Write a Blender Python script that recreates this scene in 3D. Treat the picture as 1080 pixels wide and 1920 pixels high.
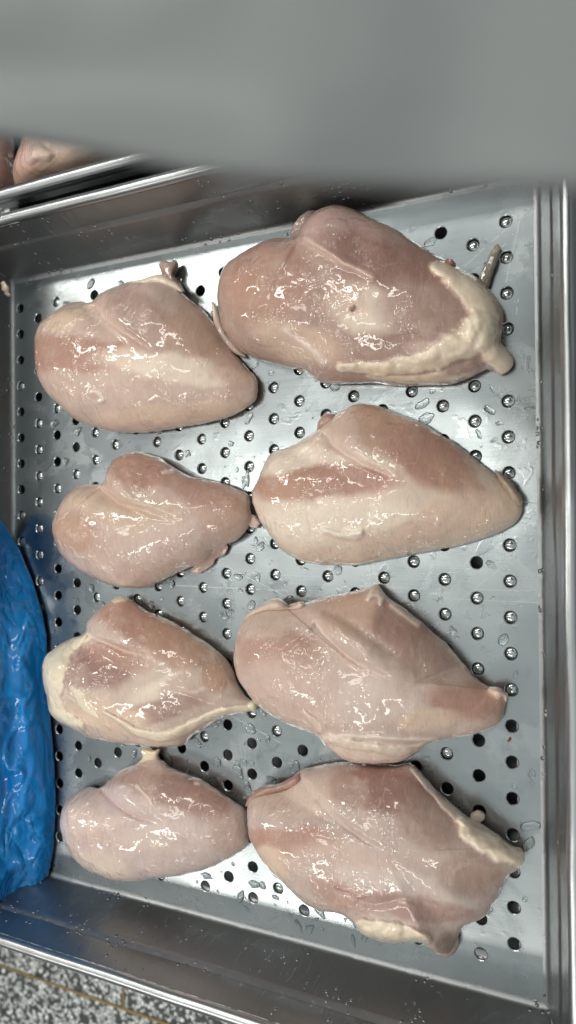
import bpy, math
import numpy as np
from mathutils import Matrix, Vector

for o in list(bpy.data.objects):
    bpy.data.objects.remove(o, do_unlink=True)
scn = bpy.context.scene
COL = scn.collection

# ------------------------------------------------------------------ camera
# tray frame: X to the right wall, Y to the far wall, Z up, metres, tray floor at z = 0
ROT = np.array([[0.8970701, -0.0095133, -0.4417858],
                [-0.0120160, -0.9999237, -0.0028670],
                [-0.4417248, 0.0078804, -0.8971160]])      # rows: camera right, down, forward
CAM = np.array([0.2555, 0.0363, 0.4252])
FOC = 1400.0
cam_data = bpy.data.cameras.new('camera')
cam = bpy.data.objects.new('camera', cam_data)
COL.objects.link(cam)
r, d, f = [Vector(v) for v in ROT]
M3 = Matrix((r, -d, -f)).transposed()
cam.matrix_world = Matrix.Translation(Vector(CAM)) @ M3.to_4x4()
cam_data.sensor_fit = 'VERTICAL'
cam_data.sensor_height = 36.0
cam_data.sensor_width = 20.25
cam_data.lens = 36.0 * FOC / 1920.0
cam_data.clip_start = 0.01
cam_data.clip_end = 60.0
cam_data.dof.use_dof = True
cam_data.dof.focus_distance = 0.455
cam_data.dof.aperture_fstop = 6.5
scn.camera = cam

# ------------------------------------------------------------------ world + lamps + exposure
world = bpy.data.worlds.new('World')
scn.world = world
world.use_nodes = True
wn, wl = world.node_tree.nodes, world.node_tree.links
wn.clear()
w_out = wn.new('ShaderNodeOutputWorld')
w_bg = wn.new('ShaderNodeBackground')
w_tc = wn.new('ShaderNodeTexCoord')
w_sep = wn.new('ShaderNodeSeparateXYZ')
w_ramp = wn.new('ShaderNodeValToRGB')
wl.new(w_tc.outputs['Generated'], w_sep.inputs[0])
wl.new(w_sep.outputs['Z'], w_ramp.inputs[0])
cr = w_ramp.color_ramp
cr.elements[0].position = 0.0
cr.elements[0].color = (0.10, 0.104, 0.108, 1)
cr.elements[1].position = 0.90
cr.elements[1].color = (0.55, 0.575, 0.57, 1)
e = cr.elements.new(0.60)
e.color = (0.19, 0.197, 0.20, 1)
wl.new(w_ramp.outputs[0], w_bg.inputs[0])
w_bg.inputs[1].default_value = 1.0
wl.new(w_bg.outputs[0], w_out.inputs[0])


def lamp(loc, size, power, rotz=0.0):
    L = bpy.data.lights.new('ceiling_lamp', 'AREA')
    L.shape = 'RECTANGLE'
    L.size, L.size_y = size
    L.energy = power
    L.color = (1.0, 0.97, 0.90)
    o = bpy.data.objects.new('ceiling_lamp', L)
    o.location = loc
    o.rotation_euler = (0, 0, rotz)
    COL.objects.link(o)
    return o


lamp((-1.45, 1.15, 2.0), (1.2, 0.20), 15)
lamp((-1.25, -1.50, 2.0), (1.2, 0.20), 11)
lamp((-0.15, -1.85, 2.0), (1.2, 0.20), 10)
lamp((-0.10, 1.45, 2.0), (1.2, 0.20), 9)
lamp((-2.95, -0.15, 2.0), (1.2, 0.20), 19)
lamp((-0.75, 0.15, 2.0), (1.2, 0.20), 5)

scn.view_settings.view_transform = 'Standard'
scn.view_settings.look = 'None'
scn.view_settings.exposure = 0.12
scn.view_settings.gamma = 1.0
scn.cycles.max_bounces = 12
scn.cycles.transmission_bounces = 8
scn.cycles.sample_clamp_indirect = 3.0

# ------------------------------------------------------------------ geometry helpers
RNG = np.random.default_rng(7)


def onz(u, v, z):
    """photo pixel (1080 x 1920) and height above the tray floor -> place in the tray frame"""
    u = np.asarray(u, float)
    v = np.asarray(v, float)
    z = np.asarray(z, float) + 0 * u
    dc = np.stack([(u - 540) / FOC, (v - 960) / FOC, np.ones_like(u)], -1)
    dw = dc @ ROT
    k = (z - CAM[2]) / dw[..., 2]
    return CAM + dw * k[..., None]


def link(name, me, mat=None, parent=None, smooth=True):
    o = bpy.data.objects.new(name, me)
    COL.objects.link(o)
    if mat is not None:
        if len(me.materials) == 0:
            me.materials.append(mat)
    if smooth and len(me.polygons):
        me.polygons.foreach_set('use_smooth', np.ones(len(me.polygons), bool))
    if parent is not None:
        o.parent = parent
    return o


def mesh(name, verts, faces):
    me = bpy.data.meshes.new(name)
    me.from_pydata([tuple(map(float, v)) for v in verts], [], [tuple(map(int, q)) for q in faces])
    me.update()
    return me


def thing(name, label, cat, loc=(0, 0, 0), group=None):
    o = bpy.data.objects.new(name, None)
    COL.objects.link(o)
    o.location = loc
    o.empty_display_size = 0.02
    tag(o, label, cat, group)
    return o


def tag(o, label=None, cat=None, group=None, kind=None):
    if label: o['label'] = label
    if cat: o['category'] = cat
    if group: o['group'] = group
    if kind: o['kind'] = kind
    return o


def box(name, lo, hi, mat, parent=None, bev=0.0):
    x0, y0, z0 = lo
    x1, y1, z1 = hi
    v = [(x, y, z) for z in (z0, z1) for y in (y0, y1) for x in (x0, x1)]
    fc = [(0, 2, 3, 1), (4, 5, 7, 6), (0, 1, 5, 4), (2, 6, 7, 3), (0, 4, 6, 2), (1, 3, 7, 5)]
    o = link(name, mesh(name, v, fc), mat, parent, smooth=False)
    if bev:
        m = o.modifiers.new('bevel', 'BEVEL')
        m.width = bev
        m.segments = 2
    return o


_lat = RNG.random((9, 257, 257))


def vnoise(x, y, k=0):
    """smooth value noise, about -1..1"""
    x = np.asarray(x, float) + 31.7 * k
    y = np.asarray(y, float) + 17.3 * k
    xi = np.floor(x).astype(int)
    yi = np.floor(y).astype(int)
    fx, fy = x - xi, y - yi
    fx = fx * fx * (3 - 2 * fx)
    fy = fy * fy * (3 - 2 * fy)
    L = _lat[k % 9]
    a, b = xi % 256, yi % 256
    n = (L[a, b] * (1 - fx) + L[a + 1, b] * fx) * (1 - fy) + (L[a, b + 1] * (1 - fx) + L[a + 1, b + 1] * fx) * fy
    return n * 2 - 1


def fbm(x, y, k=0, oct=3):
    s, a = 0, 1.0
    for i in range(oct):
        s = s + a * vnoise(x, y, k + i)
        x, y, a = x * 2.03, y * 2.03, a * 0.5
    return s / 1.75


def spline(P, n):
    """closed Catmull-Rom through P, n points evenly by length"""
    P = np.asarray(P, float)
    m = len(P)
    out = []
    for i in range(m):
        p0, p1, p2, p3 = P[i - 1], P[i], P[(i + 1) % m], P[(i + 2) % m]
        t = np.linspace(0, 1, 16, endpoint=False)[:, None]
        out.append(0.5 * ((2 * p1) + (-p0 + p2) * t + (2 * p0 - 5 * p1 + 4 * p2 - p3) * t ** 2 + (-p0 + 3 * p1 - 3 * p2 + p3) * t ** 3))
    Q = np.concatenate(out)
    L = np.concatenate([[0], np.cumsum(np.linalg.norm(np.diff(np.vstack([Q, Q[:1]]), axis=0), axis=1))])
    s = np.linspace(0, L[-1], n, endpoint=False)
    Qc = np.vstack([Q, Q[:1]])
    return np.stack([np.interp(s, L, Qc[:, 0]), np.interp(s, L, Qc[:, 1])], 1)


def openspline(P, n):
    P = np.asarray(P, float)
    if len(P) > 2:
        E = np.vstack([2 * P[0] - P[1], P, 2 * P[-1] - P[-2]])
        out = []
        for i in range(1, len(E) - 2):
            p0, p1, p2, p3 = E[i - 1], E[i], E[i + 1], E[i + 2]
            t = np.linspace(0, 1, 14, endpoint=False)[:, None]
            out.append(0.5 * ((2 * p1) + (-p0 + p2) * t + (2 * p0 - 5 * p1 + 4 * p2 - p3) * t ** 2 + (-p0 + 3 * p1 - 3 * p2 + p3) * t ** 3))
        P = np.vstack(out + [P[-1:]])
    L = np.concatenate([[0], np.cumsum(np.linalg.norm(np.diff(P[:, :2], axis=0), axis=1))])
    s = np.linspace(0, L[-1], n)
    return np.stack([np.interp(s, L, P[:, k]) for k in range(P.shape[1])], 1)


def inside(poly, x, y):
    res = np.zeros(x.shape, bool)
    x1, y1 = poly[:, 0], poly[:, 1]
    x2, y2 = np.roll(x1, -1), np.roll(y1, -1)
    for a, b, c, e_ in zip(x1, y1, x2, y2):
        if b == e_:
            continue
        hit = ((b > y) != (e_ > y)) & (x < (c - a) * (y - b) / (e_ - b) + a)
        res ^= hit
    return res


def polydist(P, pts):
    """distance, parameter 0..1 and side of points pts to an open polyline P"""
    P = openspline(P, 40)
    best = np.full(len(pts), 1e9)
    tt = np.zeros(len(pts))
    sd = np.zeros(len(pts))
    n = len(P) - 1
    for i in range(n):
        a, b = P[i], P[i + 1]
        ab = b - a
        ap = pts - a
        t = np.clip((ap @ ab) / (ab @ ab + 1e-9), 0, 1)
        q = ap - t[:, None] * ab
        dd = np.hypot(q[:, 0], q[:, 1])
        m = dd < best
        best[m] = dd[m]
        tt[m] = (i + t[m]) / n
        sd[m] = np.sign(ab[0] * ap[m, 1] - ab[1] * ap[m, 0])
    return best, tt, sd


def sstep(a, b, x):
    t = np.clip((x - a) / (b - a), 0, 1)
    return t * t * (3 - 2 * t)


# ------------------------------------------------------------------ material helpers
def new_mat(name):
    m = bpy.data.materials.new(name)
    m.use_nodes = True
    nt = m.node_tree
    nt.nodes.clear()
    out = nt.nodes.new('ShaderNodeOutputMaterial')
    b = nt.nodes.new('ShaderNodeBsdfPrincipled')
    nt.links.new(b.outputs[0], out.inputs[0])
    return m, nt, b


class NT:
    """small node-wiring helper"""
    def __init__(s, nt):
        s.nt = nt

    def n(s, t, **kw):
        x = s.nt.nodes.new(t)
        for k, v in kw.items():
            setattr(x, k, v)
        return x

    def set(s, sock, v):
        if isinstance(v, bpy.types.NodeSocket):
            s.nt.links.new(v, sock)
        else:
            sock.default_value = v

    def math(s, op, a, b=0.0, c=0.0, clamp=False):
        x = s.n('ShaderNodeMath', operation=op, use_clamp=clamp)
        s.set(x.inputs[0], a)
        s.set(x.inputs[1], b)
        s.set(x.inputs[2], c)
        return x.outputs[0]

    def coord(s, kind='Object'):
        return s.n('ShaderNodeTexCoord').outputs[kind]

    def mapping(s, vec, scale=(1, 1, 1), rot=(0, 0, 0), loc=(0, 0, 0)):
        x = s.n('ShaderNodeMapping')
        s.set(x.inputs[0], vec)
        x.inputs['Scale'].default_value = scale
        x.inputs['Rotation'].default_value = rot
        x.inputs['Location'].default_value = loc
        return x.outputs[0]

    def noise(s, vec, scale, detail=2.0, rough=0.5, dist=0.0):
        x = s.n('ShaderNodeTexNoise')
        s.set(x.inputs['Vector'], vec)
        x.inputs['Scale'].default_value = scale
        x.inputs['Detail'].default_value = detail
        x.inputs['Roughness'].default_value = rough
        x.inputs['Distortion'].default_value = dist
        return x.outputs['Fac']

    def voro(s, vec, scale, feature='F1', out='Distance', rand=1.0):
        x = s.n('ShaderNodeTexVoronoi', feature=feature)
        s.set(x.inputs['Vector'], vec)
        x.inputs['Scale'].default_value = scale
        x.inputs['Randomness'].default_value = rand
        return x.outputs[out]

    def ramp(s, fac, stops):
        x = s.n('ShaderNodeValToRGB')
        s.set(x.inputs[0], fac)
        c = x.color_ramp
        while len(c.elements) < len(stops):
            c.elements.new(0.5)
        for el, (p, col) in zip(c.elements, stops):
            el.position = p
            el.color = col if len(col) == 4 else (*col, 1)
        return x.outputs[0]

    def mrange(s, v, a, b, c, d_):
        x = s.n('ShaderNodeMapRange', interpolation_type='SMOOTHSTEP')
        s.set(x.inputs[0], v)
        for i, q in enumerate((a, b, c, d_)):
            x.inputs[1 + i].default_value = q
        return x.outputs[0]

    def mix(s, fac, a, b, blend='MIX'):
        x = s.n('ShaderNodeMix', data_type='RGBA', blend_type=blend)
        s.set(x.inputs[0], fac)
        s.set(x.inputs[6], a if isinstance(a, bpy.types.NodeSocket) else (*a, 1))
        s.set(x.inputs[7], b if isinstance(b, bpy.types.NodeSocket) else (*b, 1))
        return x.outputs[2]

    def bump(s, h, strength, dist, normal=None):
        x = s.n('ShaderNodeBump')
        x.inputs['Strength'].default_value = strength
        x.inputs['Distance'].default_value = dist
        s.set(x.inputs['Height'], h)
        if normal is not None:
            s.set(x.inputs['Normal'], normal)
        return x.outputs[0]


def steel(name, base=(0.50, 0.53, 0.54), rough=0.16, drops=False, film=False, scratches=(), brush=(8, 900, 900), dents=0.0):
    m, nt, b = new_mat(name)
    h = NT(nt)
    co = h.coord('Object')
    br = h.noise(h.mapping(co, brush), 1.0, 3, 0.6)
    blot = h.noise(co, 28, 4, 0.55)
    r0 = h.math('MULTIPLY_ADD', br, 0.10, rough - 0.05)
    col = h.mix(h.mrange(blot, 0.35, 0.7, 0, 1), tuple(0.93 * c for c in base), base)
    if film:
        n1 = h.noise(co, 19, 5, 0.62, 0.6)
        patch = h.mrange(n1, 0.50, 0.60, 0, 0.6)
        col = h.mix(h.math('MULTIPLY', patch, 0.35), col, (0.47, 0.51, 0.51))
        r0 = h.math('MULTIPLY_ADD', patch, 0.10, r0)
        n2 = h.noise(co, 75, 3, 0.6, 0.4)
        p2 = h.mrange(n2, 0.58, 0.66, 0, 0.7)
        r0 = h.math('MULTIPLY_ADD', p2, -0.07, r0)
    hgt = h.math('MULTIPLY', br, 0.000008)
    hgt = h.math('MULTIPLY_ADD', h.noise(co, 14, 2, 0.5), 0.0012 + dents, hgt)
    if film:
        hgt = h.math('MULTIPLY_ADD', patch, 0.00002, hgt)
        hgt = h.math('MULTIPLY_ADD', p2, 0.00003, hgt)
        sp = h.math('LESS_THAN', h.voro(co, 190), 0.16)
        sel = h.math('GREATER_THAN', h.noise(co, 33, 2), 0.52)
        hgt = h.math('MULTIPLY_ADD', h.math('MULTIPLY', sp, sel), 0.00012, hgt)
    for (ax, ay, bx, by, wd) in scratches:
        sep = h.n('ShaderNodeSeparateXYZ')
        h.set(sep.inputs[0], co)
        L = math.hypot(bx - ax, by - ay)
        tx, ty = (bx - ax) / L, (by - ay) / L
        al = h.math('ADD', h.math('MULTIPLY', sep.outputs[0], tx), h.math('MULTIPLY_ADD', sep.outputs[1], ty, -(ax * tx + ay * ty)))
        ac = h.math('ADD', h.math('MULTIPLY', sep.outputs[0], -ty), h.math('MULTIPLY_ADD', sep.outputs[1], tx, ax * ty - ay * tx))
        msk = h.math('MULTIPLY', h.math('LESS_THAN', h.math('ABSOLUTE', ac), wd), h.math('LESS_THAN', h.math('ABSOLUTE', h.math('SUBTRACT', al, L / 2)), L / 2))
        msk = h.math('MULTIPLY', msk, h.mrange(h.noise(co, 120, 2), 0.38, 0.5, 0, 1))
        col = h.mix(h.math('MULTIPLY', msk, 0.35), col, (0.80, 0.83, 0.83))
        r0 = h.math('MULTIPLY_ADD', msk, 0.3, r0)
    if drops:
        vd = h.voro(h.mapping(co, (1, 1, 1)), 230)
        dr = h.mrange(vd, 0.30, 0.10, 0, 1)
        sel = h.mrange(h.noise(co, 42, 3, 0.6), 0.52, 0.60, 0, 1)
        hgt = h.math('MULTIPLY_ADD', h.math('MULTIPLY', dr, sel), 0.0009, hgt)
        st = h.noise(h.mapping(co, (90, 90, 20)), 1.0, 3, 0.6)
        hgt = h.math('MULTIPLY_ADD', h.mrange(st, 0.5, 0.62, 0, 1), 0.00012, hgt)
    h.set(b.inputs['Base Color'], col)
    h.set(b.inputs['Roughness'], r0)
    b.inputs['Metallic'].default_value = 1.0
    h.set(b.inputs['Normal'], h.bump(hgt, 1.0, 1.0))
    return m


def px2(u, v):
    p = onz(u, v, 0.0)
    return float(p[0]), float(p[1])


SCR = []
for (a, b_, c, d_, w_) in [(825, 1122, 1028, 1131, .0002), (790, 1180, 940, 1065, .00018), (870, 500, 960, 420, .00015), (893, 505, 950, 455, .00015),
                           (974, 415, 948, 530, .00022), (972, 560, 968, 590, .0002), (330, 1098, 540, 1108, .00025), (420, 1060, 540, 1120, .0002),
                           (975, 940, 1020, 945, .00025), (640, 900, 700, 1080, .0002), (430, 1340, 530, 1395, .00022), (880, 1105, 1000, 1108, .0002)]:
    ax, ay = px2(a, b_)
    bx_, by_ = px2(c, d_)
    SCR.append((ax, ay, bx_, by_, w_))

MAT_FLOOR = steel('wet perforated steel', (0.385, 0.42, 0.43), 0.235, film=True, scratches=SCR, brush=(6, 700, 700))
MAT_WALL = steel('wet wall steel', (0.33, 0.345, 0.35), 0.42, drops=True, brush=(10, 10, 800), dents=0.0003)
MAT_RIM = steel('rim steel', (0.52, 0.54, 0.545), 0.30, drops=False, brush=(60, 60, 60), dents=0.0015)
MAT_DARK = steel('dull trolley steel', (0.30, 0.31, 0.32), 0.4)

# ------------------------------------------------------------------ the ground: terrazzo with brass strips
ZG = -0.25
m, nt, b = new_mat('terrazzo')
h = NT(nt)
co = h.coord('Object')
cw = h.n('ShaderNodeVectorMath', operation='ADD')
ns = h.n('ShaderNodeTexNoise')
ns.inputs['Scale'].default_value = 160
h.set(ns.inputs['Vector'], co)
sc_ = h.n('ShaderNodeVectorMath', operation='SCALE')
h.set(sc_.inputs[0], ns.outputs['Color'])
sc_.inputs['Scale'].default_value = 0.0028
h.set(cw.inputs[0], co)
h.set(cw.inputs[1], sc_.outputs[0])
cell = h.n('ShaderNodeTexVoronoi')
cell.inputs['Scale'].default_value = 230
h.set(cell.inputs['Vector'], cw.outputs[0])
sepc = h.n('ShaderNodeSeparateColor')
h.set(sepc.inputs[0], cell.outputs['Color'])
chip = h.ramp(sepc.outputs[0], [(0.0, (0.03, 0.032, 0.034)), (0.36, (0.07, 0.075, 0.075)), (0.42, (0.38, 0.41, 0.40)), (0.7, (0.60, 0.63, 0.62)), (1.0, (0.84, 0.86, 0.84))])
edge = h.voro(cw.outputs[0], 230, 'DISTANCE_TO_EDGE')
h.set(b.inputs['Base Color'], h.mix(h.mrange(edge, 0.03, 0.10, 0, 1), (0.05, 0.055, 0.055), chip))
h.set(b.inputs['Roughness'], 0.28)
ground = link('ground', mesh('ground', [(-6, -6, ZG), (6, -6, ZG), (6, 6, ZG), (-6, 6, ZG)], [(0, 1, 2, 3)]), m, None, False)
tag(ground, 'grey terrazzo floor of black and white stone chips below the tray', None, None, 'structure')
mb, nt, b = new_mat('brass')
h = NT(nt)
h.set(b.inputs['Base Color'], h.mix(h.noise(h.coord(), 60, 3), (0.34, 0.24, 0.09), (0.16, 0.13, 0.07)))
b.inputs['Metallic'].default_value = 0.6
b.inputs['Roughness'].default_value = 0.45
gy = float(onz(150, 1862, ZG)[1])
gx = float(onz(232, 1872, ZG)[0])
box('dividing_strip', (-6, gy - .0016, ZG - .01), (6, gy + .0016, ZG + .0012), mb, ground)
box('dividing_strip', (gx - .0014, gy + .0016, ZG - .01), (gx + .0014, 6, ZG + .0012), mb, ground)

# ------------------------------------------------------------------ the tray
DX, DY = 0.0182666, 0.02
X0, X1, Y0, Y1 = -0.192, 0.2015, -0.2315, 0.2235
HR = 0.0034
THICK = 0.0016
FIL = 0.004


def floor_mesh():
    V, F = [], []

    def quad(x0, y0, x1, y1):
        k = len(V)
        V.extend([(x0, y0, 0), (x1, y0, 0), (x1, y1, 0), (x0, y1, 0)])
        F.append((k, k + 1, k + 2, k + 3))
    N = 24
    for c in range(21):
        x = -(c - 10) * DX
        top = 10.5 if c % 2 == 0 else 10.0
        ys = [(-(j - 10) if c % 2 == 0 else -(j + .5 - 10)) * DY for j in range(21)]
        for y in ys:
            k = len(V)
            for (rad, z) in ((None, 0), (HR + .0005, 0), (HR, -.00035), (HR, -THICK), (HR + .004, -THICK)):
                for i in range(N):
                    a = 2 * math.pi * (i + .5) / N
                    ca, sa = math.cos(a), math.sin(a)
                    if rad is None:
                        s = min(DX / 2 / max(abs(ca), 1e-6), DY / 2 / max(abs(sa), 1e-6))
                        V.append((x + s * ca, y + s * sa, z))
                    else:
                        V.append((x + rad * ca, y + rad * sa, z))
            for q in range(4):
                for i in range(N):
                    a, b2 = k + q * N + i, k + q * N + (i + 1) % N
                    F.append((a, b2, b2 + N, a + N))
            # square corners of the cell
            for cx, cy in ((1, 1), (-1, 1), (-1, -1), (1, -1)):
                ang = math.atan2(cy * DY, cx * DX) % (2 * math.pi)
                i0 = int(ang / (2 * math.pi) * N - .5) % N
                kk = len(V)
                V.append((x + cx * DX / 2, y + cy * DY / 2, 0))
                F.append((k + i0, kk, k + (i0 + 1) % N))
        xa, xb = x - DX / 2, x + DX / 2
        quad(xa, max(ys) + DY / 2, xb, Y1 - FIL)
        quad(xa, Y0 + FIL, xb, min(ys) - DY / 2)
    quad(X0 + FIL, Y0 + FIL, -10.5 * DX, Y1 - FIL)
    quad(10.5 * DX, Y0 + FIL, X1 - FIL, Y1 - FIL)
    me = mesh('tray_floor', V, F)
    me.polygons.foreach_set('use_smooth', np.zeros(len(F), bool))
    return me


WALL_PROFILE = [(-FIL, 0.0)]
for i in range(1, 7):
    a = i / 6 * math.radians(70)
    WALL_PROFILE.append((-FIL + FIL * 1.05 * math.sin(a), FIL * 1.05 * (1 - math.cos(a))))
o0, z0 = WALL_PROFILE[-1]
SL = 0.28
for zz in (0.010, 0.020, 0.030, 0.0340):
    WALL_PROFILE.append((o0 + (zz - z0) * SL, zz))
WALL_PROFILE += [(o0 + .0346 * SL + .0002, .0348), (o0 + .0354 * SL + .0002, .0356), (o0 + .0362 * SL, .0366)]
WALL_PROFILE += [(o0 + .046 * SL, .046), (o0 + .0525 * SL, .0525)]
RO = WALL_PROFILE[-1][0]
RIM_PROFILE = []
for i in range(0, 15):
    a = math.pi - i / 14 * math.radians(255)
    RIM_PROFILE.append((RO + .0040 + .0040 * math.cos(a), .0530 + .0040 * math.sin(a)))
RIM_PROFILE.append((RO + .0062, .0460))


def wall_strip(side, prof, n=90):
    """one wall: profile swept along the side with mitred ends and tiny dents"""
    V, F = [], []
    m_ = len(prof)
    kx = 0.30                                   # the left wall stands steeper than the others
    for i in range(n + 1):
        t = i / n
        for (o, z) in prof:
            ol = o - SL * (1 - kx) * max(z - .004, 0) * (z < .0526) - (SL * (1 - kx) * .0485 if z >= .0526 or o > RO + .0001 else 0)
            if z > .004 and o > RO + .0001:
                ol = o - SL * (1 - kx) * .0485
            if side in ('far', 'near'):
                x = (X0 - ol) * (1 - t) + (X1 + o) * t
                y = Y1 + o if side == 'far' else Y0 - o
            else:
                y = (Y0 - o) * (1 - t) + (Y1 + o) * t
                x = X1 + o if side == 'right' else X0 - ol
            V.append((x, y, z))
    flip = side in ('far', 'left')
    for i in range(n):
        for j in range(m_ - 1):
            q = (i * m_ + j, (i + 1) * m_ + j, (i + 1) * m_ + j + 1, i * m_ + j + 1)
            F.append(q if flip else q[::-1])
    A = np.array(V)
    # small hammer dents and waviness
    A[:, 2] += 0.0003 * vnoise(A[:, 0] * 35 + 3, A[:, 1] * 35 + 9, 2) * (A[:, 2] > .04)
    w = 0.0005 * vnoise(A[:, 0] * 24 + 50, A[:, 1] * 24 + A[:, 2] * 60 + 20, 3) * (A[:, 2] > .006)
    if side in ('far', 'near'):
        A[:, 1] += w
    else:
        A[:, 0] += w
    return mesh('wall', A, F)


tray = thing('steel_tray', 'wet perforated stainless steel tray holding the eight chicken breasts', 'tray', (0, 0, 0), 'perforated steel trays')
tray_parts = [link('tray_floor', floor_mesh(), MAT_FLOOR, tray, smooth=False)]
for sd_ in ('far', 'near', 'left', 'right'):
    wl_ = link('wall', wall_strip(sd_, WALL_PROFILE), MAT_WALL, tray)
    rm = link('rim', wall_strip(sd_, RIM_PROFILE), MAT_RIM, wl_)
    tray_parts.append(wl_)

# the same tray again behind it, rim to rim
tray2 = tray.copy()
COL.objects.link(tray2)
tray2.location = (0, 0.5095, 0)
tray2['label'] = 'second steel tray behind, rim against rim, mostly cut off at top left'
for p in tray_parts:
    c = p.copy()
    COL.objects.link(c)
    c.parent = tray2
    for g in p.children:
        gg = g.copy()
        COL.objects.link(gg)
        gg.parent = c

# low trolley that carries both trays
tro = thing('tray_trolley', 'low dark steel trolley under the trays, seen only through the drain holes', 'trolley', (0, 0.25, ZG))
box('deck', (-.195, -.47, -ZG - .032), (.2, .47, -ZG - .016), MAT_DARK, tro)
for x in (-.19, .19):
    box('rail', (x - .005, -.47, -ZG - .016), (x + .005, .47, -ZG - THICK - .0003), MAT_DARK, tro)
for x in (-.18, .18):
    for y in (-.45, .45):
        box('leg', (x - .012, y - .012, 0.0), (x + .012, y + .012, -ZG - .032), MAT_DARK, tro)

# ------------------------------------------------------------------ added grey panel close to the lens, imitating a smeared blur
m, nt, b = new_mat('satin grey blur stand-in')
h = NT(nt)
co = h.coord()
h.set(b.inputs['Base Color'], h.mix(h.noise(co, 9, 3), (0.185, 0.202, 0.203), (0.25, 0.27, 0.273)))
b.inputs['Metallic'].default_value = 0.35
b.inputs['Roughness'].default_value = 0.5
h.set(b.inputs['Normal'], h.bump(h.noise(co, 20, 1), 1.0, 0.011))
MAT_BLUR = m
ZS = 0.345
edge_pts = openspline([tuple(onz(u, v, ZS)[:2]) for (u, v) in [(-330, 190), (-150, 222), (0, 252), (230, 292), (420, 324), (700, 342), (1080, 349), (2000, 356), (6000, 370)]], 90)
nrm = np.array([0.25, 0.968])
SB = np.array([0.55, 0.5])
sh = thing('blur_stand_in', 'added grey panel standing in for a grey blur over the far right end of the tray', 'blur_panel', (SB[0], SB[1], ZG))
prof = [(0.7, -.004), (0.012, -.004), (0.0015, -.0035), (0.0, -.002), (0.0, -.001), (0.0015, .0), (0.012, .0), (0.03, .0), (0.06, .0), (0.1, .0), (0.2, .0), (0.4, .0), (0.7, .0)]
V, F = [], []
for p in edge_pts:
    for (o, z) in prof:
        V.append((p[0] + nrm[0] * o - SB[0], p[1] + nrm[1] * o - SB[1], ZS + z - ZG))
mp = len(prof)
for i in range(len(edge_pts) - 1):
    for j in range(mp):
        F.append((i * mp + j, (i + 1) * mp + j, (i + 1) * mp + (j + 1) % mp, i * mp + (j + 1) % mp)[::-1])
F.append(tuple(range(mp)))
F.append(tuple((len(edge_pts) - 1) * mp + k for k in range(mp))[::-1])
link('blur_sheet', mesh('blur_sheet', V, F), MAT_BLUR, sh)
for ei, oo in ((6, .66), (84, .66), (84, .06)):  # invented legs that carry the added panel
    x, y = edge_pts[ei] + nrm * oo - SB
    box('added_post', (x - .015, y - .015, 0), (x + .015, y + .015, ZS - ZG - .0045), MAT_BLUR, sh, .003)


# ------------------------------------------------------------------ chicken
def meat_material():
    m, nt, b = new_mat('raw chicken')
    h = NT(nt)
    co = h.coord('Object')
    at = h.n('ShaderNodeAttribute', attribute_name='col')
    fa = h.n('ShaderNodeAttribute', attribute_name='fat')
    fat = fa.outputs['Fac']
    fib = h.noise(h.mapping(co, (560, 80, 80), (0, 0, .12)), 1.0, 3, 0.6, 1.6)
    cloud = h.noise(h.mapping(co, (40, 75, 60), (0, 0, -.1)), 1.0, 4, 0.6)
    fine = h.noise(co, 420, 2, 0.5)
    memb = h.math('ABSOLUTE', h.math('SUBTRACT', h.noise(h.mapping(co, (1, 1, 1)), 38, 3, 0.55, 1.2), 0.5))
    lean = h.math('SUBTRACT', 1.0, fat)
    col = h.mix(h.math('MULTIPLY', lean, h.mrange(fib, 0.5, 0.8, 0.0, 0.22)), at.outputs['Color'], (0.80, 0.66, 0.54))
    col = h.mix(h.math('MULTIPLY', lean, h.mrange(fib, 0.5, 0.25, 0.0, 0.26)), col, (0.44, 0.25, 0.19))
    col = h.mix(h.math('MULTIPLY', lean, h.mrange(cloud, 0.52, 0.75, 0.0, 0.30)), col, (0.76, 0.63, 0.52))
    col = h.mix(h.math('MULTIPLY', lean, h.mrange(cloud, 0.48, 0.25, 0.0, 0.28)), col, (0.47, 0.29, 0.23))
    col = h.mix(h.math('MULTIPLY', lean, h.mrange(memb, 0.012, 0.0, 0.0, 0.24)), col, (0.84, 0.74, 0.64))
    h.set(b.inputs['Base Color'], col)
    b.inputs['Subsurface Weight'].default_value = 0.22
    b.inputs['Subsurface Radius'].default_value = (1.0, 0.45, 0.28)
    b.inputs['Subsurface Scale'].default_value = 0.004
    b.inputs['Roughness'].default_value = 0.42
    b.inputs['Specular IOR Level'].default_value = 0.2
    hg = h.math('MULTIPLY', fib, 0.00022)
    hg = h.math('MULTIPLY_ADD', fine, 0.00010, hg)
    nb = h.bump(hg, 1.0, 1.0)
    h.set(b.inputs['Normal'], nb)
    # wet film: ripples in patches that break the lamps into small dashes
    where = h.mrange(h.noise(co, 48, 3, 0.55), 0.48, 0.63, 0.05, 1)
    dash = h.noise(h.mapping(co, (330, 85, 200), (0, 0, -.25)), 1.0, 1, 0.5, 1.0)
    dots = h.noise(co, 250, 1, 0.5, 0.5)
    rip = h.noise(co, 60, 1, 0.5)
    hc = h.math('MULTIPLY', h.math('MULTIPLY', dash, where), 0.0017)
    hc = h.math('MULTIPLY_ADD', h.math('MULTIPLY', dots, where), 0.0009, hc)
    hc = h.math('MULTIPLY_ADD', rip, 0.0012, hc)
    b.inputs['Coat Weight'].default_value = 1.0
    b.inputs['Coat Roughness'].default_value = 0.03
    b.inputs['Coat IOR'].default_value = 1.52
    h.set(b.inputs['Coat Normal'], h.bump(hc, 1.0, 1.0))
    return m


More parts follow.
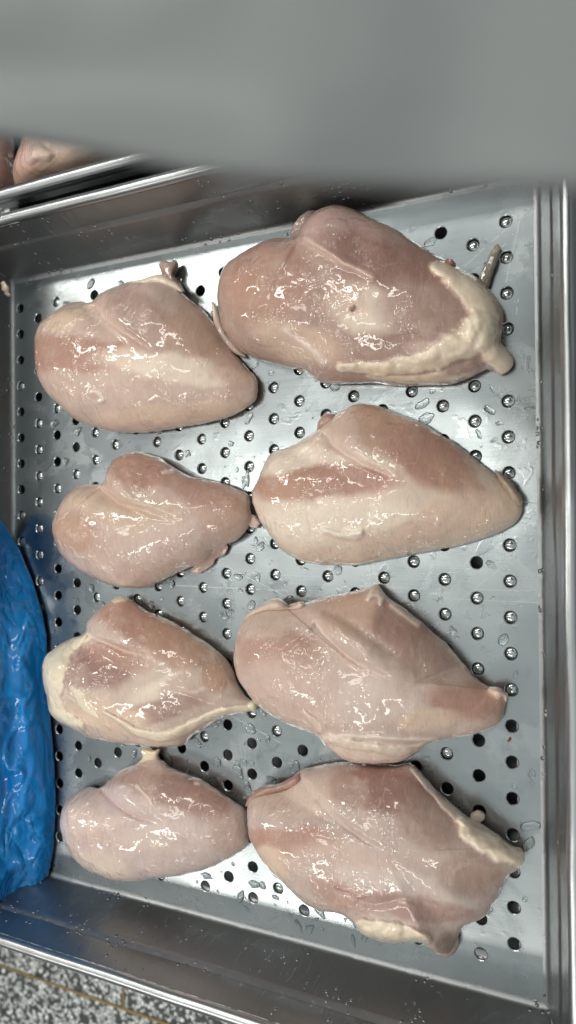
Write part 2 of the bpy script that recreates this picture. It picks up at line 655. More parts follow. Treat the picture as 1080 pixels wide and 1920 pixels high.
MEAT = meat_material()
PALE = (.70, .55, .42)
WHITE = (.80, .71, .58)
PINK = (.54, .325, .25)
DPINK = (.43, .255, .21)
GREY = (.50, .36, .295)
LILAC = (.63, .49, .41)
TAN = (.56, .36, .25)
CREAM = (.94, .82, .63)
YELLOW = (.90, .81, .60)
RED = (.32, .02, .02)


def breast(label, outline, H, base, feats, tilt=0.25, seed=0, rings=64, nb=360, name='chicken_breast', step=5.0, cat='chicken breast', group='raw chicken breasts in the tray', parent=None, z_off=0.0):
    B = spline(outline, nb)
    th = np.arange(nb)
    ctr = B.mean(0)
    out = B - ctr
    L = np.linalg.norm(out, axis=1)
    jit = 1.2 * vnoise(th * 0.11, th * 0 + seed * 3.1, 1) + 0.7 * vnoise(th * .37, th * 0 + seed, 4)
    B = B + out / L[:, None] * jit[:, None]
    # inflation: solve a membrane over the outline
    lo, hi = B.min(0) - 2 * step, B.max(0) + 2 * step
    gx = np.arange(lo[0], hi[0], step)
    gy = np.arange(lo[1], hi[1], step)
    GX, GY = np.meshgrid(gx, gy, indexing='ij')
    IN = inside(B, GX, GY)
    phi = np.zeros_like(GX)
    INf = IN.astype(float)
    for _ in range(1600):
        p = phi
        q = np.zeros_like(p)
        q[1:-1, 1:-1] = 0.25 * (p[2:, 1:-1] + p[:-2, 1:-1] + p[1:-1, 2:] + p[1:-1, :-2]) + 1.0
        phi = q * INf
    phi /= phi.max()

    def samp(P):
        x = np.clip((P[:, 0] - lo[0]) / step, 0, len(gx) - 1.001)
        y = np.clip((P[:, 1] - lo[1]) / step, 0, len(gy) - 1.001)
        i, j = x.astype(int), y.astype(int)
        fx, fy = x - i, y - j
        return (phi[i, j] * (1 - fx) + phi[i + 1, j] * fx) * (1 - fy) + (phi[i, j + 1] * (1 - fx) + phi[i + 1, j + 1] * fx) * fy
    k = np.arange(rings)
    s = 1 - (k / rings) ** 1.35
    s = 1 - (1 - s) if False else 1 - (k / rings) ** 1.5
    P = ctr + (B - ctr)[None] * s[:, None, None]          # rings x nb x 2
    ss = np.repeat(s[:, None], nb, 1)
    pf = P.reshape(-1, 2)
    ph = samp(pf)
    s1 = 0.965
    Pin = ctr + (B - ctr) * s1
    ph_in = samp(Pin)
    sf = ss.ravel()
    tix = np.tile(th, rings)
    m_ = sf > s1
    ph[m_] = ph_in[tix[m_]] * (1 - sf[m_]) / (1 - s1)
    ph = np.clip(ph, 0, 1)
    # rim height: the far limb of a rounded lump stands off the tray, the near edge touches it
    nad = np.array([1229.4, 964.5])
    nx = np.roll(B, -1, 0) - np.roll(B, 1, 0)
    nrm_ = np.stack([nx[:, 1], -nx[:, 0]], 1)
    nrm_ /= np.linalg.norm(nrm_, axis=1)[:, None] + 1e-9
    if (nrm_ * (B - ctr)).sum() < 0:
        nrm_ = -nrm_
    wv = B - nad
    al = np.linalg.norm(wv, axis=1)
    kk = np.clip((nrm_ * wv / al[:, None]).sum(1), 0, 1)
    zb = 0.0028 + kk * np.minimum(0.55 * H, H * 0.62 * al / 1000)
    ker = np.hanning(31)
    ker /= ker.sum()
    zb = np.convolve(np.concatenate([zb[-15:], zb, zb[:15]]), ker, 'valid')
    zbm = zb.mean()
    un = (pf[:, 0] - ctr[0]) / (B[:, 0].max() - B[:, 0].min())
    z = zb[tix] * sf ** 2 + zbm * (1 - sf ** 2) + (H - zbm) * ph ** 0.52 * (1 - tilt * 1.3 * un)
    fade = sstep(0, .10, ph)
    col = np.tile(np.array(base, float), (len(pf), 1))
    fat = np.zeros(len(pf))

    def tint(c, w):
        w = np.clip(w, 0, 1)[:, None]
        col[:] = col * (1 - w) + np.array(c) * w
    u, v = pf[:, 0], pf[:, 1]
    wob = 14 * fbm(u / 38, v / 38, seed + 2)
    wob2 = 11 * fbm(u / 38 + 40, v / 38 + 9, seed + 3)
    for ft in feats:
        kd = ft[0]
        if kd == 'blob':
            _, bu, bv, ru, rv, ang, c, w = ft
            ca, sa = math.cos(math.radians(ang)), math.sin(math.radians(ang))
            a = ((u + wob - bu) * ca + (v + wob2 - bv) * sa) / ru
            b2 = (-(u + wob - bu) * sa + (v + wob2 - bv) * ca) / rv
            q = np.sqrt(a * a + b2 * b2)
            tint(c, 1.35 * w * sstep(1.3, .7, q))
        elif kd == 'hump':
            _, bu, bv, ru, rv, ang, a_ = ft
            ca, sa = math.cos(math.radians(ang)), math.sin(math.radians(ang))
            a = ((u - bu) * ca + (v - bv) * sa) / ru
            b2 = (-(u - bu) * sa + (v - bv) * ca) / rv
            z += a_ * np.exp(-(a * a + b2 * b2)) * fade
        elif kd == 'groove':
            _, pts, w, dep, c, cw_ = ft
            dd, tt, sd = polydist(pts, pf + np.stack([wob, wob2], 1) * .35)
            tap = sstep(0, .08, tt) * sstep(1, .55, tt) + .25 * (tt < .5) * sstep(0.0, .08, tt)
            g_ = np.exp(-(dd / w) ** 2) * np.clip(tap, 0, 1)
            z -= dep * g_ * sstep(0, .04, ph)
            if c is not None:
                tint(c, cw_ * np.exp(-(dd / (w * .55)) ** 2) * np.clip(tap, 0, 1))
        elif kd == 'step':
            _, pts, a_, L_ = ft
            dd, tt, sd = polydist(pts, pf + np.stack([wob, wob2], 1) * .35)
            tap = sstep(1, .5, tt) * sstep(-.02, .05, tt)
            sgn = dd * sd
            z += a_ * sstep(-4, 5, sgn) * np.exp(-np.maximum(sgn, 0) / L_) * tap * sstep(0, .06, ph)
        elif kd == 'fat':
            _, pts, ws, hgt, c, lump = ft
            dd, tt, sd = polydist(pts, pf)
            w = np.interp(tt, np.linspace(0, 1, len(ws)), ws) * (1.08 + .38 * fbm(u / 17, v / 17, seed + 5))
            mm = np.clip(1 - (dd / w) ** 2, 0, 1)
            z += .75 * hgt * mm ** .62 * (1 + 1.1 * lump * vnoise(u / 17, v / 17, 6) + .45 * lump * vnoise(u / 8, v / 8, 7)) * np.clip(.25 + ph * 6, 0, 1)
            tint(c, sstep(.0, .5, mm) * (.86 + .14 * vnoise(u / 9, v / 9, 8)))
            fat[:] = np.maximum(fat, sstep(.02, .3, mm))
        elif kd == 'line':
            _, pts, w, hgt, c, cw_ = ft
            dd, tt, sd = polydist(pts, pf + np.stack([wob, wob2], 1) * .3)
            g_ = np.exp(-(dd / w) ** 2) * sstep(0, .1, tt) * sstep(1, .9, tt)
            z += hgt * g_
            tint(c, cw_ * g_)
    z += fade * (0.0007 * fbm(u / 46, v / 46, seed) + 0.00022 * fbm(u / 14, v / 14, seed + 1))
    mc = np.array([.60, .455, .365])
    lw = ((1 - fat) * .38)[:, None]
    lum = col.mean(1, keepdims=True)
    col = np.clip(col * (1 + lw * (lum - mc.mean()) / lum), .05, .95) if H > .02 else col
    col *= np.array([1.12, 1.065, 1.07]) * (1 + .07 * fbm(u / 30, v / 30, seed + 6))[:, None]
    z = np.maximum(z, 0.0012) + z_off
    W = onz(u, v, z)
    nv = len(W)
    # underside
    bz = W[:nb]
    wc = bz.mean(0)
    under = []
    for (q, zf) in ((.985, .55), (.955, .22), (.90, .0)):
        t_ = wc + (bz - wc) * q
        t_[:, 2] = z_off + 0.0006 + (bz[:, 2] - z_off) * zf
        under.append(t_)
    V = np.vstack([W] + under + [[(wc[0], wc[1], 0.0006 + z_off)]])
    top = onz(ctr[0], ctr[1], z[-nb:].mean())
    V = np.vstack([V, [top]])
    F = []
    i = np.arange(nb)
    i2 = (i + 1) % nb
    for r_ in range(rings - 1):
        F.append(np.stack([r_ * nb + i, r_ * nb + i2, (r_ + 1) * nb + i2, (r_ + 1) * nb + i], 1))
    prev = i
    prev2 = i2
    for r_ in range(3):
        a, a2 = nv + r_ * nb + i, nv + r_ * nb + i2
        F.append(np.stack([prev2, prev, a, a2], 1))
        prev, prev2 = a, a2
    F = np.concatenate(F)
    tri = np.concatenate([np.stack([(rings - 1) * nb + i, (rings - 1) * nb + i2, np.full(nb, len(V) - 1)], 1),
                          np.stack([prev2, prev, np.full(nb, len(V) - 2)], 1)])
    org = np.array([wc[0], wc[1], z_off])
    me = bpy.data.meshes.new(name)
    nq, ntri = len(F), len(tri)
    me.vertices.add(len(V))
    me.vertices.foreach_set('co', (V - org).ravel())
    me.loops.add(nq * 4 + ntri * 3)
    me.loops.foreach_set('vertex_index', np.concatenate([F.ravel(), tri.ravel()]).astype(np.int32))
    me.polygons.add(nq + ntri)
    me.polygons.foreach_set('loop_start', np.concatenate([np.arange(nq) * 4, nq * 4 + np.arange(ntri) * 3]).astype(np.int32))
    me.update(calc_edges=True)
    me.validate()
    ac = me.attributes.new('col', 'FLOAT_COLOR', 'POINT')
    extra = np.tile(np.array(base), (len(V) - nv, 1))
    C4 = np.ones((len(V), 4), np.float32)
    C4[:, :3] = np.vstack([col, extra])
    C4[-1, :3] = col[-nb:].mean(0)
    ac.data.foreach_set('color', C4.ravel())
    af = me.attributes.new('fat', 'FLOAT', 'POINT')
    af.data.foreach_set('value', np.concatenate([fat, np.zeros(len(V) - nv)]).astype(np.float32))
    o = link(name, me, MEAT, parent)
    o.location = org
    if parent is None:
        tag(o, label, cat, group)
    return o


def strip(name, parent, pts, zs, ws, color, flat=0.6, n=26, m=10, seed=0, label=None, mat=None):
    """a little tube of tissue: photo polyline, heights, half widths (px)"""
    P = openspline(pts, n)
    t = np.linspace(0, 1, n)
    zz = np.interp(t, np.linspace(0, 1, len(zs)), zs)
    ww = np.interp(t, np.linspace(0, 1, len(ws)), ws) * 0.00030
    ww = ww * (1 + .38 * vnoise(t * 11, t * 0 + seed, 3)) * np.clip(np.minimum(t, 1 - t) * 9 + .25, 0, 1) ** .5
    C = onz(P[:, 0], P[:, 1], zz)
    T = np.gradient(C, axis=0)
    T /= np.linalg.norm(T, axis=1)[:, None]
    S = np.cross(T, [0, 0, 1.0])
    S /= np.linalg.norm(S, axis=1)[:, None]
    U = np.cross(S, T)
    V = []
    for i in range(n):
        for j in range(m):
            a = 2 * math.pi * j / m
            rr = ww[i] * (1 + .3 * vnoise(i * .45 + 2 * math.cos(a), 2 * math.sin(a) + seed, 5))
            V.append(C[i] + S[i] * rr * math.cos(a) + U[i] * rr * flat * .6 * math.sin(a))
    V += [C[0], C[-1]]
    F = []
    for i in range(n - 1):
        for j in range(m):
            F.append((i * m + j, i * m + (j + 1) % m, (i + 1) * m + (j + 1) % m, (i + 1) * m + j))
    for j in range(m):
        F.append((n * m, (j + 1) % m, j))
        F.append((n * m + 1, (n - 1) * m + j, (n - 1) * m + (j + 1) % m))
    V = np.array(V)
    V[:, 2] = np.maximum(V[:, 2], .0005)
    org = np.array(parent.location) if parent is not None else np.array([V[:, 0].mean(), V[:, 1].mean(), V[:, 2].min()])
    me = mesh(name, V - org, F)
    ac = me.attributes.new('col', 'FLOAT_COLOR', 'POINT')
    ac.data.foreach_set('color', np.tile(np.array([*color, 1], np.float32), len(V)))
    me.attributes.new('fat', 'FLOAT', 'POINT')
    o = link(name, me, mat or MEAT, parent)
    if parent is None:
        o.location = org
    if label:
        o['label'] = label
    return o


B1 = [(63, 650), (66, 625), (78, 602), (95, 588), (110, 577), (128, 567), (150, 565), (172, 566), (190, 549), (215, 536), (245, 529), (275, 528), (300, 525), (325, 530), (340, 545),
      (355, 560), (375, 576), (395, 597), (412, 625), (428, 650), (450, 675), (468, 695), (482, 712), (484, 735), (478, 752), (455, 770), (425, 784), (380, 795), (330, 804), (280, 810),
      (235, 812), (200, 808), (165, 798), (140, 786), (115, 765), (92, 742), (75, 716), (65, 685)]
B2 = [(408, 540), (420, 500), (443, 480), (472, 463), (512, 446), (552, 445), (564, 423), (592, 397), (627, 384), (661, 391), (701, 411), (747, 434), (793, 463), (828, 481), (856, 498),
      (891, 518), (914, 538), (931, 558), (945, 584), (942, 612), (940, 641), (960, 668), (961, 688), (940, 703), (917, 692), (885, 707), (845, 721), (805, 723), (753, 725), (701, 719),
      (655, 720), (610, 720), (581, 707), (563, 696), (523, 685), (472, 670), (440, 648), (420, 618), (409, 584)]
B3 = [(97, 985), (105, 960), (122, 930), (143, 913), (165, 908), (190, 907), (200, 885), (212, 862), (240, 849), (270, 849), (300, 859), (325, 875), (350, 890), (380, 897), (415, 905),
      (445, 917), (466, 928), (470, 955), (470, 980), (450, 1008), (425, 1022), (400, 1034), (380, 1055), (350, 1067), (310, 1087), (270, 1103), (235, 1102), (200, 1095), (165, 1078),
      (135, 1060), (113, 1038), (101, 1012)]
B4 = [(473, 933), (481, 904), (495, 871), (511, 848), (547, 836), (582, 815), (603, 800), (624, 782), (647, 766), (677, 756), (713, 763), (748, 776), (784, 788), (819, 809), (849, 827),
      (878, 850), (908, 873), (932, 893), (958, 917), (974, 936), (980, 957), (972, 976), (950, 992), (914, 1007), (878, 1019), (837, 1029), (795, 1036), (748, 1044), (707, 1053),
      (665, 1060), (618, 1060), (576, 1055), (547, 1043), (523, 1025), (502, 998), (484, 968)]
B5 = [(79, 1272), (83, 1237), (100, 1215), (130, 1198), (157, 1187), (163, 1166), (185, 1142), (207, 1126), (226, 1118), (250, 1127), (280, 1146), (320, 1162), (350, 1180), (380, 1200),
      (402, 1215), (425, 1235), (437, 1255), (446, 1280), (458, 1302), (476, 1319), (470, 1333), (445, 1338), (415, 1347), (385, 1365), (362, 1380), (340, 1398), (300, 1401), (260, 1398),
      (210, 1391), (170, 1385), (145, 1371), (115, 1356), (93, 1335), (86, 1305)]
B6 = [(438, 1230), (444, 1192), (460, 1158), (488, 1142), (519, 1129), (538, 1139), (557, 1135), (601, 1120), (652, 1110), (690, 1100), (708, 1095), (727, 1116), (759, 1142), (797, 1172),
      (834, 1202), (866, 1239), (897, 1274), (929, 1292), (949, 1299), (947, 1324), (941, 1346), (922, 1365), (885, 1378), (841, 1386), (803, 1396), (770, 1420), (740, 1431), (696, 1432),
      (652, 1426), (614, 1404), (588, 1376), (538, 1359), (494, 1332), (463, 1300), (444, 1268)]
B7 = [(112, 1535), (119, 1510), (140, 1487), (165, 1475), (187, 1477), (205, 1462), (225, 1445), (255, 1432), (278, 1423), (300, 1423), (320, 1437), (350, 1450), (380, 1463), (410, 1482),
      (435, 1500), (459, 1518), (464, 1550), (465, 1583), (440, 1604), (400, 1624), (360, 1637), (310, 1645), (265, 1651), (225, 1652), (185, 1641), (155, 1625), (133, 1604), (118, 1575)]
B8 = [(463, 1533), (468, 1498), (487, 1480), (536, 1472), (560, 1447), (597, 1435), (640, 1429), (689, 1430), (738, 1435), (768, 1431), (787, 1446), (811, 1472), (842, 1502), (872, 1527),
      (903, 1544), (933, 1564), (960, 1584), (979, 1592), (984, 1615), (966, 1633), (952, 1645), (939, 1673), (921, 1704), (903, 1722), (866, 1741), (855, 1765), (842, 1787), (817, 1785),
      (787, 1768), (726, 1768), (683, 1753), (658, 1728), (634, 1713), (597, 1707), (560, 1686), (530, 1655), (505, 1631), (481, 1600), (466, 1568)]

b1 = breast('raw chicken breast beside the far wall at left, with a dark stringy tail on top', B1, .034, LILAC, [
    ('blob', 130, 665, 130, 34, 0, PINK, .75), ('blob', 270, 600, 90, 40, 40, GREY, .7), ('blob', 370, 620, 60, 60, 50, TAN, .45), ('blob', 330, 690, 150, 26, 8, WHITE, .55),
    ('blob', 120, 600, 45, 20, -20, PALE, .8), ('blob', 200, 740, 130, 38, 8, LILAC, .6), ('blob', 440, 690, 40, 40, 50, PINK, .3), ('blob', 330, 775, 150, 18, -4, PALE, .6),
    ('step', [(172, 566), (205, 600), (250, 632), (312, 668)], -.0035, 60), ('groove', [(170, 566), (205, 600), (250, 632), (312, 668)], 6, .0022, (.72, .52, .44), .55),
    ('hump', 300, 590, 90, 45, 45, .003), ('line', [(165, 735), (176, 733), (188, 742), (190, 750), (178, 752)], 4, .0014, (.88, .76, .66), .95)], seed=1)
b2 = breast('largest raw chicken breast, far right, edged with a forked strip of cream fat', B2, .038, GREY, [
    ('blob', 500, 530, 80, 70, -15, PINK, .65), ('blob', 470, 560, 40, 50, 0, TAN, .35), ('blob', 640, 440, 80, 40, 20, (.58, .40, .36), .8), ('blob', 720, 500, 130, 45, 25, DPINK, .7), ('blob', 790, 490, 60, 30, 30, DPINK, .5),
    ('blob', 690, 580, 75, 45, 15, WHITE, .6), ('blob', 560, 640, 90, 35, 15, PALE, .55), ('blob', 800, 590, 90, 60, 20, GREY, .7), ('blob', 820, 640, 60, 20, -10, LILAC, .6), ('blob', 640, 560, 50, 40, 0, PINK, .3), ('blob', 770, 635, 70, 10, -8, DPINK, .4),
    ('step', [(556, 446), (610, 474), (660, 505), (712, 530)], -.004, 70), ('line', [(560, 446), (590, 462), (622, 482), (665, 504), (706, 522)], 7, .0012, (.76, .58, .48), .7),
    ('line', [(525, 615), (548, 632), (575, 650), (600, 672), (612, 690)], 6, .0014, (.78, .66, .60), .75),
    ('fat', [(818, 500), (850, 516), (885, 545), (905, 580), (907, 620), (925, 655), (943, 682)], [13, 20, 22, 25, 34, 26, 22], .006, CREAM, .10),
    ('fat', [(900, 618), (872, 645), (835, 662), (790, 680), (720, 690), (640, 688)], [32, 30, 22, 17, 13, 9], .0045, CREAM, .30),
    ('fat', [(880, 690), (830, 706), (770, 712), (690, 706)], [14, 12, 8, 4], .002, (.80, .70, .54), .4),
    ('blob', 865, 685, 34, 12, -20, GREY, .9), ('blob', 840, 520, 14, 14, 0, (.82, .68, .56), .8),
    ('line', [(660, 574), (664, 577), (668, 576)], 4.5, .0002, RED, 1.0), ('line', [(659, 585), (664, 579)], 4, .0002, RED, 1.0)], seed=2, tilt=.15)
b3 = breast('plump raw chicken breast, second from the far wall in the left row', B3, .034, (.62, .475, .40), [
    ('blob', 260, 880, 60, 28, 20, PINK, .7), ('blob', 390, 930, 70, 25, 20, PINK, .5), ('blob', 140, 995, 45, 40, 0, TAN, .55), ('blob', 260, 970, 100, 40, 15, (.62, .49, .37), .7),
    ('blob', 230, 1070, 110, 28, 8, LILAC, .7), ('blob', 350, 1010, 110, 40, -10, (.64, .51, .44), .6), ('blob', 160, 930, 40, 16, -20, PALE, .7), ('blob', 420, 970, 40, 40, 0, TAN, .35),
    ('step', [(192, 908), (215, 934), (270, 957), (335, 978)], -.0045, 60), ('groove', [(190, 906), (213, 934), (270, 957), (335, 978)], 6, .0024, (.74, .60, .52), .6),
    ('line', [(185, 1062), (205, 1075), (222, 1092), (240, 1100)], 5, .0008, (.76, .62, .54), .6), ('line', [(303, 888), (314, 885), (325, 884)], 3, .0009, (.84, .76, .64), .9)], seed=3, tilt=.2)
b4 = breast('smooth pale raw chicken breast with a brown band, second from the far wall at right', B4, .036, (.70, .59, .475), [
    ('blob', 600, 905, 140, 30, -3, PINK, .85), ('blob', 540, 910, 60, 25, 0, TAN, .4), ('blob', 560, 860, 70, 22, -20, WHITE, .8), ('blob', 700, 805, 55, 45, 30, TAN, .6), ('blob', 800, 855, 95, 48, 30, PINK, .75), ('blob', 640, 815, 36, 40, 40, LILAC, .7),
    ('blob', 860, 900, 70, 30, 30, TAN, .5), ('blob', 640, 980, 170, 40, -2, WHITE, .6), ('blob', 880, 955, 90, 36, -5, PALE, .7), ('blob', 780, 1000, 110, 22, -8, (.68, .53, .42), .6),
    ('step', [(606, 806), (640, 842), (690, 872), (760, 900)], -.004, 75), ('groove', [(602, 802), (640, 842), (690, 872), (760, 900)], 6, .002, (.74, .6, .5), .5),
    ('line', [(600, 992), (620, 997), (640, 1003), (662, 1002), (684, 1000)], 6, .0026, (.92, .80, .68), 1), ('line', [(606, 998), (640, 1008), (676, 1011)], 3, .0012, (.80, .66, .56), .8)], seed=4, tilt=.2)
b5 = breast('raw chicken breast with yellow fat crusting its left end, beside the blue plastic', B5, .032, (.63, .52, .43), [
    ('blob', 260, 1175, 80, 36, 30, PINK, .8), ('blob', 330, 1210, 70, 40, 35, TAN, .6), ('blob', 190, 1255, 60, 34, 10, DPINK, .7), ('blob', 220, 1230, 60, 24, 15, PINK, .6), ('blob', 140, 1270, 25, 25, 0, GREY, .8),
    ('blob', 340, 1285, 90, 26, -15, WHITE, .6), ('blob', 300, 1330, 90, 22, -12, GREY, .8), ('blob', 370, 1270, 90, 20, -25, DPINK, .3), ('blob', 410, 1270, 30, 30, 30, TAN, .6), ('blob', 200, 1340, 80, 30, 12, PALE, .8),
    ('step', [(160, 1188), (200, 1205), (240, 1222), (300, 1240)], -.0045, 55), ('groove', [(158, 1188), (200, 1206), (240, 1222), (300, 1240)], 5, .002, (.80, .7, .58), .6),
    ('fat', [(160, 1196), (125, 1208), (106, 1230), (95, 1275), (97, 1315), (112, 1346), (150, 1362)], [10, 20, 27, 24, 20, 19, 10], .0028, YELLOW, .45),
    ('fat', [(135, 1290), (150, 1305), (160, 1325), (185, 1345)], [5, 9, 7, 3], .0014, YELLOW, .4),
    ('fat', [(195, 1335), (225, 1352), (262, 1374), (310, 1380), (350, 1366), (395, 1342), (440, 1330), (470, 1326)], [3, 5, 8, 9, 8, 7, 7, 7], .0028, CREAM, .25),
    ('fat', [(215, 1124), (236, 1120)], [7, 6], .002, YELLOW, .3)], seed=5, tilt=.2)
b6 = breast('raw chicken breast with a long raised ridge, third from the far wall at right', B6, .037, (.61, .49, .415), [
    ('blob', 520, 1225, 80, 45, 5, PINK, .6), ('blob', 500, 1175, 60, 22, -15, (.64, .52, .43), .7), ('blob', 660, 1150, 60, 40, 10, TAN, .4), ('blob', 760, 1180, 60, 50, 40, DPINK, .55), ('blob', 800, 1240, 60, 40, 30, GREY, .7),
    ('blob', 560, 1300, 110, 50, 20, LILAC, .7), ('blob', 700, 1320, 80, 40, 10, (.64, .54, .47), .7), ('blob', 870, 1320, 75, 32, 10, PINK, .75), ('blob', 900, 1300, 40, 18, 30, PINK, .5), ('blob', 800, 1350, 70, 20, -5, PALE, .6), ('blob', 700, 1415, 110, 20, 2, (.70, .58, .49), .9),
    ('step', [(590, 1165), (630, 1208), (680, 1245), (745, 1278)], -.004, 55), ('groove', [(588, 1160), (628, 1208), (680, 1246), (745, 1278)], 5, .0025, (.76, .66, .58), .6),
    ('hump', 665, 1205, 95, 22, 40, .0035), ('groove', [(600, 1140), (660, 1170), (720, 1215), (770, 1250)], 9, .0018, None, 0), ('groove', [(870, 1245), (830, 1262), (790, 1280), (770, 1300)], 5, .0016, (.72, .58, .5), .4),
    ('fat', [(690, 1122), (702, 1112), (716, 1118), (714, 1132)], [5, 8, 7, 5], .003, (.80, .68, .56), .5), ('line', [(730, 1130), (760, 1155), (790, 1176)], 5, .0015, (.80, .68, .58), .9),
    ('fat', [(570, 1335), (585, 1350), (598, 1368)], [5, 8, 6], .0022, (.78, .64, .54), .5), ('fat', [(604, 1386), (650, 1392), (700, 1402), (750, 1408), (800, 1396)], [6, 9, 8, 10, 5], .0022, (.84, .72, .58), .4), ('line', [(600, 1378), (660, 1380), (740, 1386), (830, 1388)], 4, .0014, (.82, .72, .6), .9),
    ('line', [(840, 1212), (860, 1232), (876, 1250)], 4, .0015, (.82, .72, .6), .8), ('line', [(915, 1292), (930, 1300), (945, 1300)], 4, .0014, (.80, .6, .5), .8)], seed=6, tilt=.2)
b7 = breast('smallest raw chicken breast, in the near left corner of the tray', B7, .031, (.62, .51, .465), [
    ('blob', 340, 1490, 90, 34, 20, DPINK, .55), ('blob', 390, 1500, 40, 30, 30, PINK, .4), ('blob', 260, 1465, 50, 26, -10, GREY, .7), ('blob', 180, 1530, 60, 34, -20, (.67, .55, .48), .8), ('blob', 230, 1575, 90, 20, 5, LILAC, .7),
    ('blob', 330, 1570, 110, 26, 0, (.66, .56, .50), .6), ('blob', 180, 1625, 70, 24, 20, (.68, .575, .475), .8), ('blob', 420, 1560, 40, 40, 0, TAN, .3), ('blob', 220, 1500, 24, 30, 30, (.60, .5, .48), .7),
    ('step', [(190, 1478), (222, 1510), (262, 1532), (315, 1548)], -.004, 50), ('groove', [(188, 1476), (222, 1510), (262, 1532), (315, 1548)], 6, .0026, (.66, .54, .5), .4),
    ('line', [(250, 1470), (268, 1485), (282, 1500), (286, 1512)], 3, .0006, (.78, .66, .50), .7), ('line', [(362, 1470), (368, 1468), (374, 1470)], 3, .0006, (.8, .7, .6), .9)], seed=7, tilt=.22)
b8 = breast('big greyish raw chicken breast in the near right corner with fat strips on two sides', B8, .037, (.58, .47, .41), [
    ('blob', 560, 1500, 80, 36, -8, (.66, .54, .45), .85), ('blob', 540, 1575, 90, 26, 0, PINK, .7), ('blob', 510, 1620, 40, 30, 30, PALE, .7), ('blob', 720, 1480, 90, 45, 15, DPINK, .75), ('blob', 800, 1540, 70, 45, 40, GREY, .6), ('blob', 650, 1480, 40, 30, 20, GREY, .7),
    ('blob', 640, 1620, 100, 40, 10, LILAC, .6), ('blob', 760, 1660, 140, 24, 12, (.64, .55, .49), .7), ('blob', 780, 1700, 110, 22, 8, DPINK, .45), ('blob', 880, 1640, 60, 40, 0, GREY, .7), ('blob', 630, 1680, 60, 24, 20, PINK, .4),
    ('step', [(560, 1450), (610, 1515), (665, 1562), (735, 1600)], -.0035, 70), ('groove', [(590, 1490), (620, 1522), (665, 1562), (735, 1600)], 5, .0022, (.66, .56, .52), .5),
    ('fat', [(772, 1440), (800, 1470), (835, 1508), (868, 1540)], [4, 7, 8, 9], .0022, (.74, .62, .52), .2),
    ('fat', [(866, 1538), (885, 1566), (925, 1590), (960, 1605), (974, 1612)], [10, 18, 19, 18, 14], .0055, CREAM, .22),
    ('fat', [(678, 1738), (715, 1744), (760, 1752), (800, 1762)], [14, 21, 18, 9], .0045, CREAM, .5), ('line', [(640, 1716), (670, 1745), (710, 1764), (780, 1768)], 4, .001, (.78, .66, .56), .8),
    ('blob', 840, 1770, 24, 22, 0, (.42, .33, .28), .8),
    ('line', [(617, 1652), (632, 1666), (650, 1672), (670, 1684), (690, 1680)], 1.8, .0003, (.45, .14, .12), .8), ('groove', [(660, 1690), (720, 1695), (760, 1685), (850, 1700)], 8, .0012, None, 0)], seed=8, tilt=.12)

# small pieces that hang from them
def flap(name, parent, outline, H, z_off, color, seed, label=None, feats=()):
    o = breast(None, outline, H, color, list(feats), tilt=0.0, seed=seed, rings=16, nb=90, name=name, step=1.5, parent=parent, z_off=z_off)
    o.location = Vector(o.location) - Vector(parent.location)
    if label:
        o['label'] = label
    return o


flap('tendon', b1, [(298, 534), (302, 512), (297, 496), (306, 487), (318, 490), (329, 487), (331, 498), (324, 512), (334, 528), (346, 550), (322, 544)], .009, .002, (.40, .26, .22), 1, 'dark stringy tail')
flap('skin_edge', b1, [(230, 533), (248, 526), (264, 524), (284, 517), (302, 514), (318, 522), (334, 532), (342, 548), (318, 540), (290, 534), (262, 534)], .008, .009, (.78, .66, .52), 2)
flap('cartilage', b2, [(894, 534), (904, 506), (916, 480), (929, 460), (938, 463), (934, 486), (924, 512), (914, 542)], .006, .0, (.20, .20, .15), 3, 'flat grey green cartilage blade')
flap('skin_edge', b2, [(397, 568), (404, 574), (412, 600), (424, 628), (446, 654), (462, 670), (438, 662), (413, 638), (401, 606)], .006, .0, (.70, .56, .46), 4)
flap('membrane', b2, [(545, 450), (547, 430), (558, 408), (580, 394), (596, 398), (586, 420), (566, 450)], .010, .004, (.40, .31, .27), 5)
flap('blood_clot', b2, [(834, 492), (838, 485), (848, 487), (854, 496), (846, 501)], .007, .012, (.33, .12, .11), 6)
flap('tendon', b3, [(460, 968), (472, 964), (482, 972), (487, 981), (480, 990), (468, 986)], .005, .0, (.70, .53, .45), 7)
flap('membrane', b3, [(358, 1070), (376, 1052), (392, 1040), (404, 1030), (426, 1024), (420, 1040), (402, 1048), (396, 1060), (374, 1074)], .0025, .0, (.56, .42, .35), 8)
flap('membrane', b4, [(928, 882), (948, 893), (962, 905), (970, 918), (980, 934), (978, 950), (962, 940), (950, 925), (938, 908)], .012, .002, (.38, .31, .23), 9)
flap('membrane', b4, [(596, 810), (597, 790), (606, 778), (618, 774), (634, 778), (626, 794)], .012, .004, (.44, .31, .25), 10)
flap('fat_lump', b5, [(446, 1326), (460, 1316), (474, 1313), (483, 1321), (477, 1333), (466, 1332), (455, 1338)], .009, .0, YELLOW, 11)
flap('tendon', b6, [(914, 1290), (932, 1288), (944, 1296), (953, 1302), (949, 1316), (942, 1306), (934, 1312), (922, 1302)], .010, .006, (.74, .55, .45), 13)
flap('skin_edge', b6, [(456, 1164), (470, 1146), (488, 1136), (504, 1126), (520, 1122), (534, 1128), (544, 1138), (560, 1128), (570, 1130), (566, 1142), (530, 1146), (496, 1148)], .012, .008, (.68, .55, .45), 15)
flap('tendon', b7, [(256, 1436), (268, 1420), (264, 1408), (276, 1402), (288, 1406), (299, 1404), (296, 1418), (302, 1440), (280, 1440)], .006, .002, (.78, .66, .46), 16)
